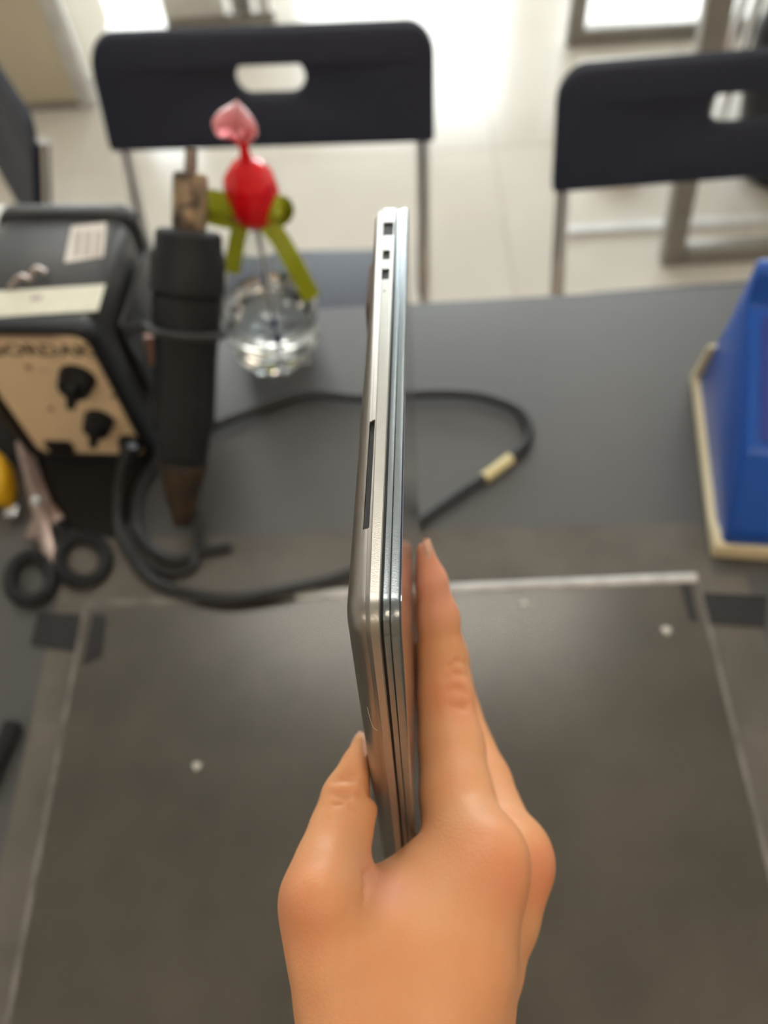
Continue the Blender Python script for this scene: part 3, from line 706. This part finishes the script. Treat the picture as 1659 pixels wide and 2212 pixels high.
# ================================================================ scissors, yellow tool, black rod
sc = Thing('scissors', 'steel scissors with black oval handles lying before the station', 'scissors', tuple(zt(78, 1090, TOP)))
def flat(px, z0, z1): 
    pts = [at_z(x, y, z0) for x, y in px]; return Geo().prism([(p[0], p[1]) for p in pts], z0, z1, lambda p, q, h: (p, q, h))
z1_, z2_ = TOP + .006, TOP + .009
sc.part('blade', flat([(40, 955), (60, 945), (92, 1030), (112, 1085), (140, 1118), (120, 1145), (80, 1100), (62, 1060)], z1_, z1_ + .0028), M_scis, bevel=.0006)
sc.part('blade', flat([(36, 960), (48, 950), (84, 1050), (100, 1095), (118, 1180), (126, 1222), (98, 1228), (86, 1165), (52, 1168), (74, 1120), (60, 1070)], z2_, z2_ + .0028), M_scis, bevel=.0006)
pv = at_z(78, 1082, z2_ + .0028); sc.part('pivot_screw', Geo().lathe([(.005, 0), (.0045, .0012), (.0005, .0018)], tuple(pv), 16), M_chrome, smooth=True)
def oval(cx, cy, rx, ry, rot, z, r):
    c = at_z(cx, cy, z); k = np.linalg.norm(at_z(cx + 1, cy, z) - c); pts = []
    for i in range(29):
        a = 2 * math.pi * i / 28; x, y = rx * k * math.cos(a), ry * k * math.sin(a) * 1.12
        pts.append((c[0] + x * math.cos(rot) - y * math.sin(rot), c[1] + x * math.sin(rot) + y * math.cos(rot), z))
    return Geo().tube(pts, r, 10, cap=False)
sc.part('handle_ring', oval(66, 1248, 43, 50, .5, TOP + .0075, .0062), M_blk, smooth=True)
sc.part('handle_ring', oval(178, 1208, 46, 52, .7, TOP + .0075, .0064), M_blk, smooth=True)
sc.part('shank', Geo().tube([tuple(at_z(112, 1220, z2_)), tuple(at_z(98, 1232, TOP + .008))], .005, 8), M_blk, smooth=True)
sc.part('shank', Geo().tube([tuple(at_z(128, 1132, z1_)), tuple(at_z(146, 1166, TOP + .008))], .006, 8), M_blk, smooth=True)
yt = Thing('tape_measure', 'yellow plastic tool case beside the scissors', 'tape measure', tuple(zt(-10, 1080, TOP)))
zz = TOP + .03
yt.part('case', flat([(-70, 1000), (-5, 985), (38, 1020), (42, 1060), (36, 1095), (-70, 1110)], TOP + .0005, zz), M_yel, bevel=.006, bseg=3)
c_ = at_z(25, 1105, TOP + .012); yt.part('end_hook', Geo().box((c_[0] - .006, c_[1] - .006, TOP + .004), (c_[0] + .006, c_[1] + .006, TOP + .014)), M_chrome, bevel=.001)
pa, pb = zt(30, 1560, TOP + .009), zt(-40, 1720, TOP + .009)
rod = Thing('marker_pen', 'black marker pen at the bench edge beside the mat', 'pen', tuple(zt(0, 1640, TOP)))
rod.part('barrel', Geo().tube([tuple(pa), tuple(pa * .97 + pb * .03), tuple(pb)], [.006, .0078, .0078], 14), M_blk, smooth=True)
rod.part('clip', Geo().box(tuple(zt(4, 1600, TOP + .0165) - np.array([.0015, .02, 0])), tuple(zt(4, 1600, TOP + .018) + np.array([.0015, .015, 0]))), M_blk, bevel=.0005)

# ================================================================ blue soldering station
A = at_z(1550, 1195, TOP + .004); B = at_z(1505, 810, TOP + .004)
e1 = unit([B[0] - A[0], B[1] - A[1], 0]); e2 = np.array([e1[1], -e1[0], 0]); LB = np.linalg.norm((B - A)[:2])
bl = Thing('soldering_station', 'blue wedge-shaped soldering station with cream base shell', 'soldering station', tuple(A + e1 * LB / 2 + e2 * .06))
def bs(y, z, x): return A + e1 * y + e2 * x + np.array([0, 0, z - .004])
BH = .178
side_p = [(.002, .006), (.002, .037), (.043, .0955), (.160, .146), (.166, .172), (.172, .178), (.182, .178), (.187, .10), (.202, .008)]
WB = .13
bl.part('base_shell', Geo().prism([(-.003, 0), (LB + .002, 0), (LB, .011), (LB - .012, .062), (LB - .018, .062), (LB - .010, .012), (.03, .012), (.014, .019), (-.002, .019)], -.006, WB + .006, bs), M_bone, bevel=.003, bseg=3, label='cream base and back shell')
bd = bl.part('body', Geo().prism(side_p, 0.0, WB, bs), M_blue, bevel=.007, bseg=3)
n_ = [(.158, .1452), (.046, .0968)]
def slope(t, off, x):
    y = n_[0][0] + (n_[1][0] - n_[0][0]) * t; z = n_[0][1] + (n_[1][1] - n_[0][1]) * t
    dy, dz = n_[1][0] - n_[0][0], n_[1][1] - n_[0][1]; l = math.hypot(dy, dz)
    return bs(y + dz / l * off * 1, z - dy / l * off, x)
bl.part('front_panel', Geo().prism(rounded_rect(.90, WB - .022, .03, 4, .5, WB / 2), -.001, .0016, lambda t, x, h: slope(t, h, x)), M_bluepanel, parent=bd)
kc = slope(.42, .0, .062); kn = unit(slope(.42, .01, .062) - kc)
KM = Matrix.Translation(Vector(kc)) @ Vector(kn).to_track_quat('Z', 'Y').to_matrix().to_4x4()
bl.part('knob', Geo().lathe([(.017, 0), (.016, .004), (.0145, .016), (.012, .018), (.0005, .018)], seg=24, M=KM), M_blk, parent=bd, smooth=True)
sc_ = bs(.022, .055, .085); bl.part('socket', Geo().tube([tuple(sc_ - e1 * .012), tuple(sc_ + e1 * .01)], .011, 18), M_blk, parent=bd, smooth=True)

# ================================================================ folding chairs
def build_chair():
    t = Thing('folding_chair', '', 'chair', (0, 0, 0), 'black folding chairs')
    HW = .240; zt0, zb0 = .812, .680; lean = .40
    def fr(x, z, off=0): return (x, (z - .81) * lean + off * .93, z + off * .37)
    # backrest: rounded plate with a stadium slot, slightly curved
    cu = bpy.data.curves.new('plate', 'CURVE'); cu.dimensions = '2D'; cu.fill_mode = 'BOTH'; cu.extrude = .0045; cu.bevel_depth = .0015; cu.bevel_resolution = 1
    outer = []
    for sx, sz, a0, r in ((1, 1, 0, .034), (-1, 1, 90, .034), (-1, -1, 180, .006), (1, -1, 270, .006)):
        for k in range(9):
            a = math.radians(a0 + 90 * k / 8); outer.append((sx * (HW - r) + r * math.cos(a), (zt0 if sz > 0 else zb0) - .75 - sz * r + r * math.sin(a)))
    for loop in (outer, rounded_rect(.102, .047, .0234, 10, .010, .0030)):
        sp_ = cu.splines.new('POLY'); sp_.points.add(len(loop) - 1); sp_.use_cyclic_u = True
        for q, (x_, z_) in zip(sp_.points, loop): q.co = (x_, z_, 0, 1)
    tmp = bpy.data.objects.new('plate', cu); COL.objects.link(tmp); bpy.context.view_layer.update()
    me_ = bpy.data.meshes.new_from_object(tmp.evaluated_get(bpy.context.evaluated_depsgraph_get())); bpy.data.objects.remove(tmp)
    g = Geo(); g.add([fr(p.co.x, p.co.y + .75, p.co.z - .012 * (p.co.x / HW) ** 2 + .004) for p in me_.vertices], [tuple(p.vertices) for p in me_.polygons])
    t.part('backrest', g, M_chairp, smooth=True, sharp=40)
    for s in (-1, 1):
        x = s * (HW - .016)
        t.part('front_leg', Geo().tube([fr(x, .78, .012), fr(x, .66, .012), fr(x, .4, .002), fr(x, .012, -.012)], .0105, 12), M_chrome, smooth=True)
        t.part('rear_leg', Geo().tube([(s * (HW - .030), -.30, .435), (s * (HW - .030), -.10, .25), (s * (HW - .030), .10, .012)], .0100, 12), M_chrome, smooth=True)
        for e in (fr(x, .010, -.012), (s * (HW - .030), .10, .010)):
            t.part('foot_cap', Geo().tube([(e[0], e[1], 0), (e[0], e[1], .03)], .0130, 12), M_blk, smooth=True)
    t.part('cross_bar', Geo().tube([fr(-HW + .012, .10, -.012), fr(HW - .012, .10, -.012)], .008, 10), M_chrome, smooth=True)
    t.part('cross_bar', Geo().tube([(-HW + .03, .055, .062), (HW - .03, .055, .062)], .008, 10), M_chrome, smooth=True)
    sp = rounded_rect(.385, .36, .05, 6, 0, -.215)
    t.part('seat', Geo().prism(sp, 0, .013, lambda p, q, h: (p, q, .445 + h - .010 * math.exp(-((q + .2) / .12) ** 2) * (1 - (p / .22) ** 2))), M_chairp, bevel=.003)
    return t.o
ch = build_chair()
ch.location = (-.181, 1.152, 0); ch.rotation_euler = (0, 0, math.radians(-3.0)); ch['label'] = 'black folding chair directly behind the red heart bottle'
c2 = copy_tree(ch); c2.location = (.450, 1.016, 0); c2.rotation_euler = (0, 0, math.radians(1.5)); c2['label'] = 'black folding chair behind the bench beside the grey steel stand'
c3 = copy_tree(ch); c3.location = (-.566, 1.16, 0); c3.rotation_euler = (0, 0, math.radians(-60)); c3['label'] = 'black folding chair partly hidden behind the hot air station'

# ================================================================ things behind
# carton beside the station
cb = Thing('carton', 'slim brown cardboard carton with white top behind the hot air station', 'box', (-.44, .653, TOP))
cb.part('body', Geo().box((-.50, .640, TOP), (-.366, .666, .902)), M_card, bevel=.001)
cb.part('flap', Geo().box((-.502, .638, .902), (-.362, .668, .911)), M_white, bevel=.001)
# grey steel stand
gs = Thing('steel_stand', 'grey square-tube steel stand on the floor beyond the chairs', 'stand', (1.0, 2.0, 0))
def bar(a, b): return Geo().box(a, b)
for Y in (1.54, 2.52):
    xl = .655 if Y < 2 else .560
    xt = xl if Y > 2 else xl + (at_y(1543, 50, Y)[0] - xl) * .90 / at_y(1543, 50, Y)[2]
    gs.part('post', Geo().rings([[(x_ - .025, Y - .02, z_), (x_ + .025, Y - .02, z_), (x_ + .025, Y + .02, z_), (x_ - .025, Y + .02, z_)] for x_, z_ in ((xl, 0), (xt, .90))]), M_greymetal, bevel=.004)
    gs.part('post', bar((1.55, Y - .02, 0.0), (1.60, Y + .02, .90)), M_greymetal, bevel=.004)
    gs.part('foot_bar', bar((xl + .025, Y - .02, .0), (1.55, Y + .02, .045)), M_greymetal, bevel=.004)
gs.part('shelf_top', bar((.54, 1.50, .90), (1.62, 2.56, .925)), M_white, bevel=.003)
single('floor_trunking', Geo().prism([(-.016, 0), (.016, 0), (.012, .012), (-.012, .012)], .40, 1.7, lambda p, q, h: (h, 1.665 + p, q)), M_white, 'white cable trunking strip on the floor behind the steel stand', 'cable trunking', (1.05, 1.665, 0), smooth=False)
# red bag and black stool foot on the floor
def lump(name, material, c, rx, ry, rz, label, cat):
    g = Geo(); g.lathe([(.35, 0), (.8, .06), (1, .3), (.95, .6), (.7, .85), (.25, .97), (.02, 1)], seg=18)
    g.v = [(c[0] + x * rx, c[1] + y * ry, z * rz) for x, y, z in g.v]
    return single(name, g, material, label, cat, (c[0], c[1], 0), smooth=True)
p = at_z(1345, 395, .03); lump('shopping_bag', M_redbag, (p[0] + .01, p[1] + .10), .07, .06, .07, 'small red bag on the floor behind the chair beside the stand', 'bag')
g = Geo().lathe([(.02, 0), (.165, .0), (.195, .03), (.227, .12), (.254, .225), (.266, .385), (.24, .47), (.12, .54), (.03, .56), (.05, .60), (.01, .60)], seg=28)
g.v = [(1.08 + x * (1 + .03 * math.sin(9 * z + 5 * math.atan2(y, x))), 1.84 + y * .5, z) for x, y, z in g.v]
single('trash_sack', g, mat('black_plastic_sack', (.012, .013, .018), .4), 'black plastic sack standing on the floor under the steel stand', 'sack', (1.08, 1.84, 0), smooth=True)
fs = Thing('step_stool', 'narrow chrome-legged stool on the floor beyond the black sack', 'stool', (1.02, 2.06, 0))
for lx in (.876, 1.17):
    for ly in (2.02, 2.112):
        fs.part('leg', Geo().tube([(lx, ly, 0), (lx, ly, .80)], .012, 12), M_chrome, smooth=True)
    fs.part('side_bar', Geo().tube([(lx, 2.02, .12), (lx, 2.112, .12)], .008, 10), M_chrome, smooth=True)
fs.part('seat', Geo().prism(rounded_rect(.36, .16, .03, 5, 1.023, 2.066), .80, .83, lambda p, q, h: (p, q, h)), M_chairp, bevel=.006)
# beige counter
dc = Thing('display_counter', 'glossy beige display counter with aluminium corner post', 'counter', (-1.5, 2.6, 0))
xr = at_z(195, 240, 0)[0]; yf = at_z(100, 242, 0)[1]
dc.part('front_panel', Geo().box((-2.4, yf, .03), (xr - .03, yf + .02, .85)), M_beige, bevel=.002)
dc.part('carcass', Geo().box((-2.4, yf + .021, .03), (xr - .005, yf + .45, .85)), M_beige)
dc.part('plinth', Geo().box((-2.38, yf + .01, 0), (xr - .02, yf + .44, .03)), M_greymetal)
dc.part('corner_post', Geo().box((xr - .03, yf - .004, 0), (xr + .022, yf + .03, .86)), M_alu, bevel=.006, label='aluminium corner post')
dc.part('top', Geo().box((-2.42, yf - .02, .85), (xr + .03, yf + .47, .88)), M_glass)
# white rack base
xa, xb = at_z(362, 60, 0), at_z(595, 52, 0); Yr = (xa[1] + xb[1]) / 2
wr = Thing('display_rack', 'white display rack standing on the floor beyond the front chair', 'rack', ((xa[0] + xb[0]) / 2, Yr, 0))
wr.part('base_rail', Geo().box((xa[0], Yr, .0), (xb[0], Yr + .03, .03)), M_greymetal, bevel=.003)
wr.part('side_panel', Geo().box((xa[0], Yr + .005, .03), (xa[0] + .20, Yr + .025, 1.0)), M_white, bevel=.002)
for x_ in (xa[0] + .27, xb[0] - .10, xb[0] - .03):
    wr.part('upright', Geo().box((x_ - .02, Yr + .0, .03), (x_ + .02, Yr + .028, 1.0)), M_white, bevel=.003)
wr.part('top_rail', Geo().box((xa[0], Yr, 1.0), (xb[0], Yr + .03, 1.03)), M_white)
wr.part('shelf', Geo().box((xa[0], Yr + .03, .35), (xb[0], Yr + .22, .37)), M_white)
wr.part('hook', Geo().box((xa[0] + .225, Yr + .004, .035), (xa[0] + .245, Yr + .02, .3)), M_blk)
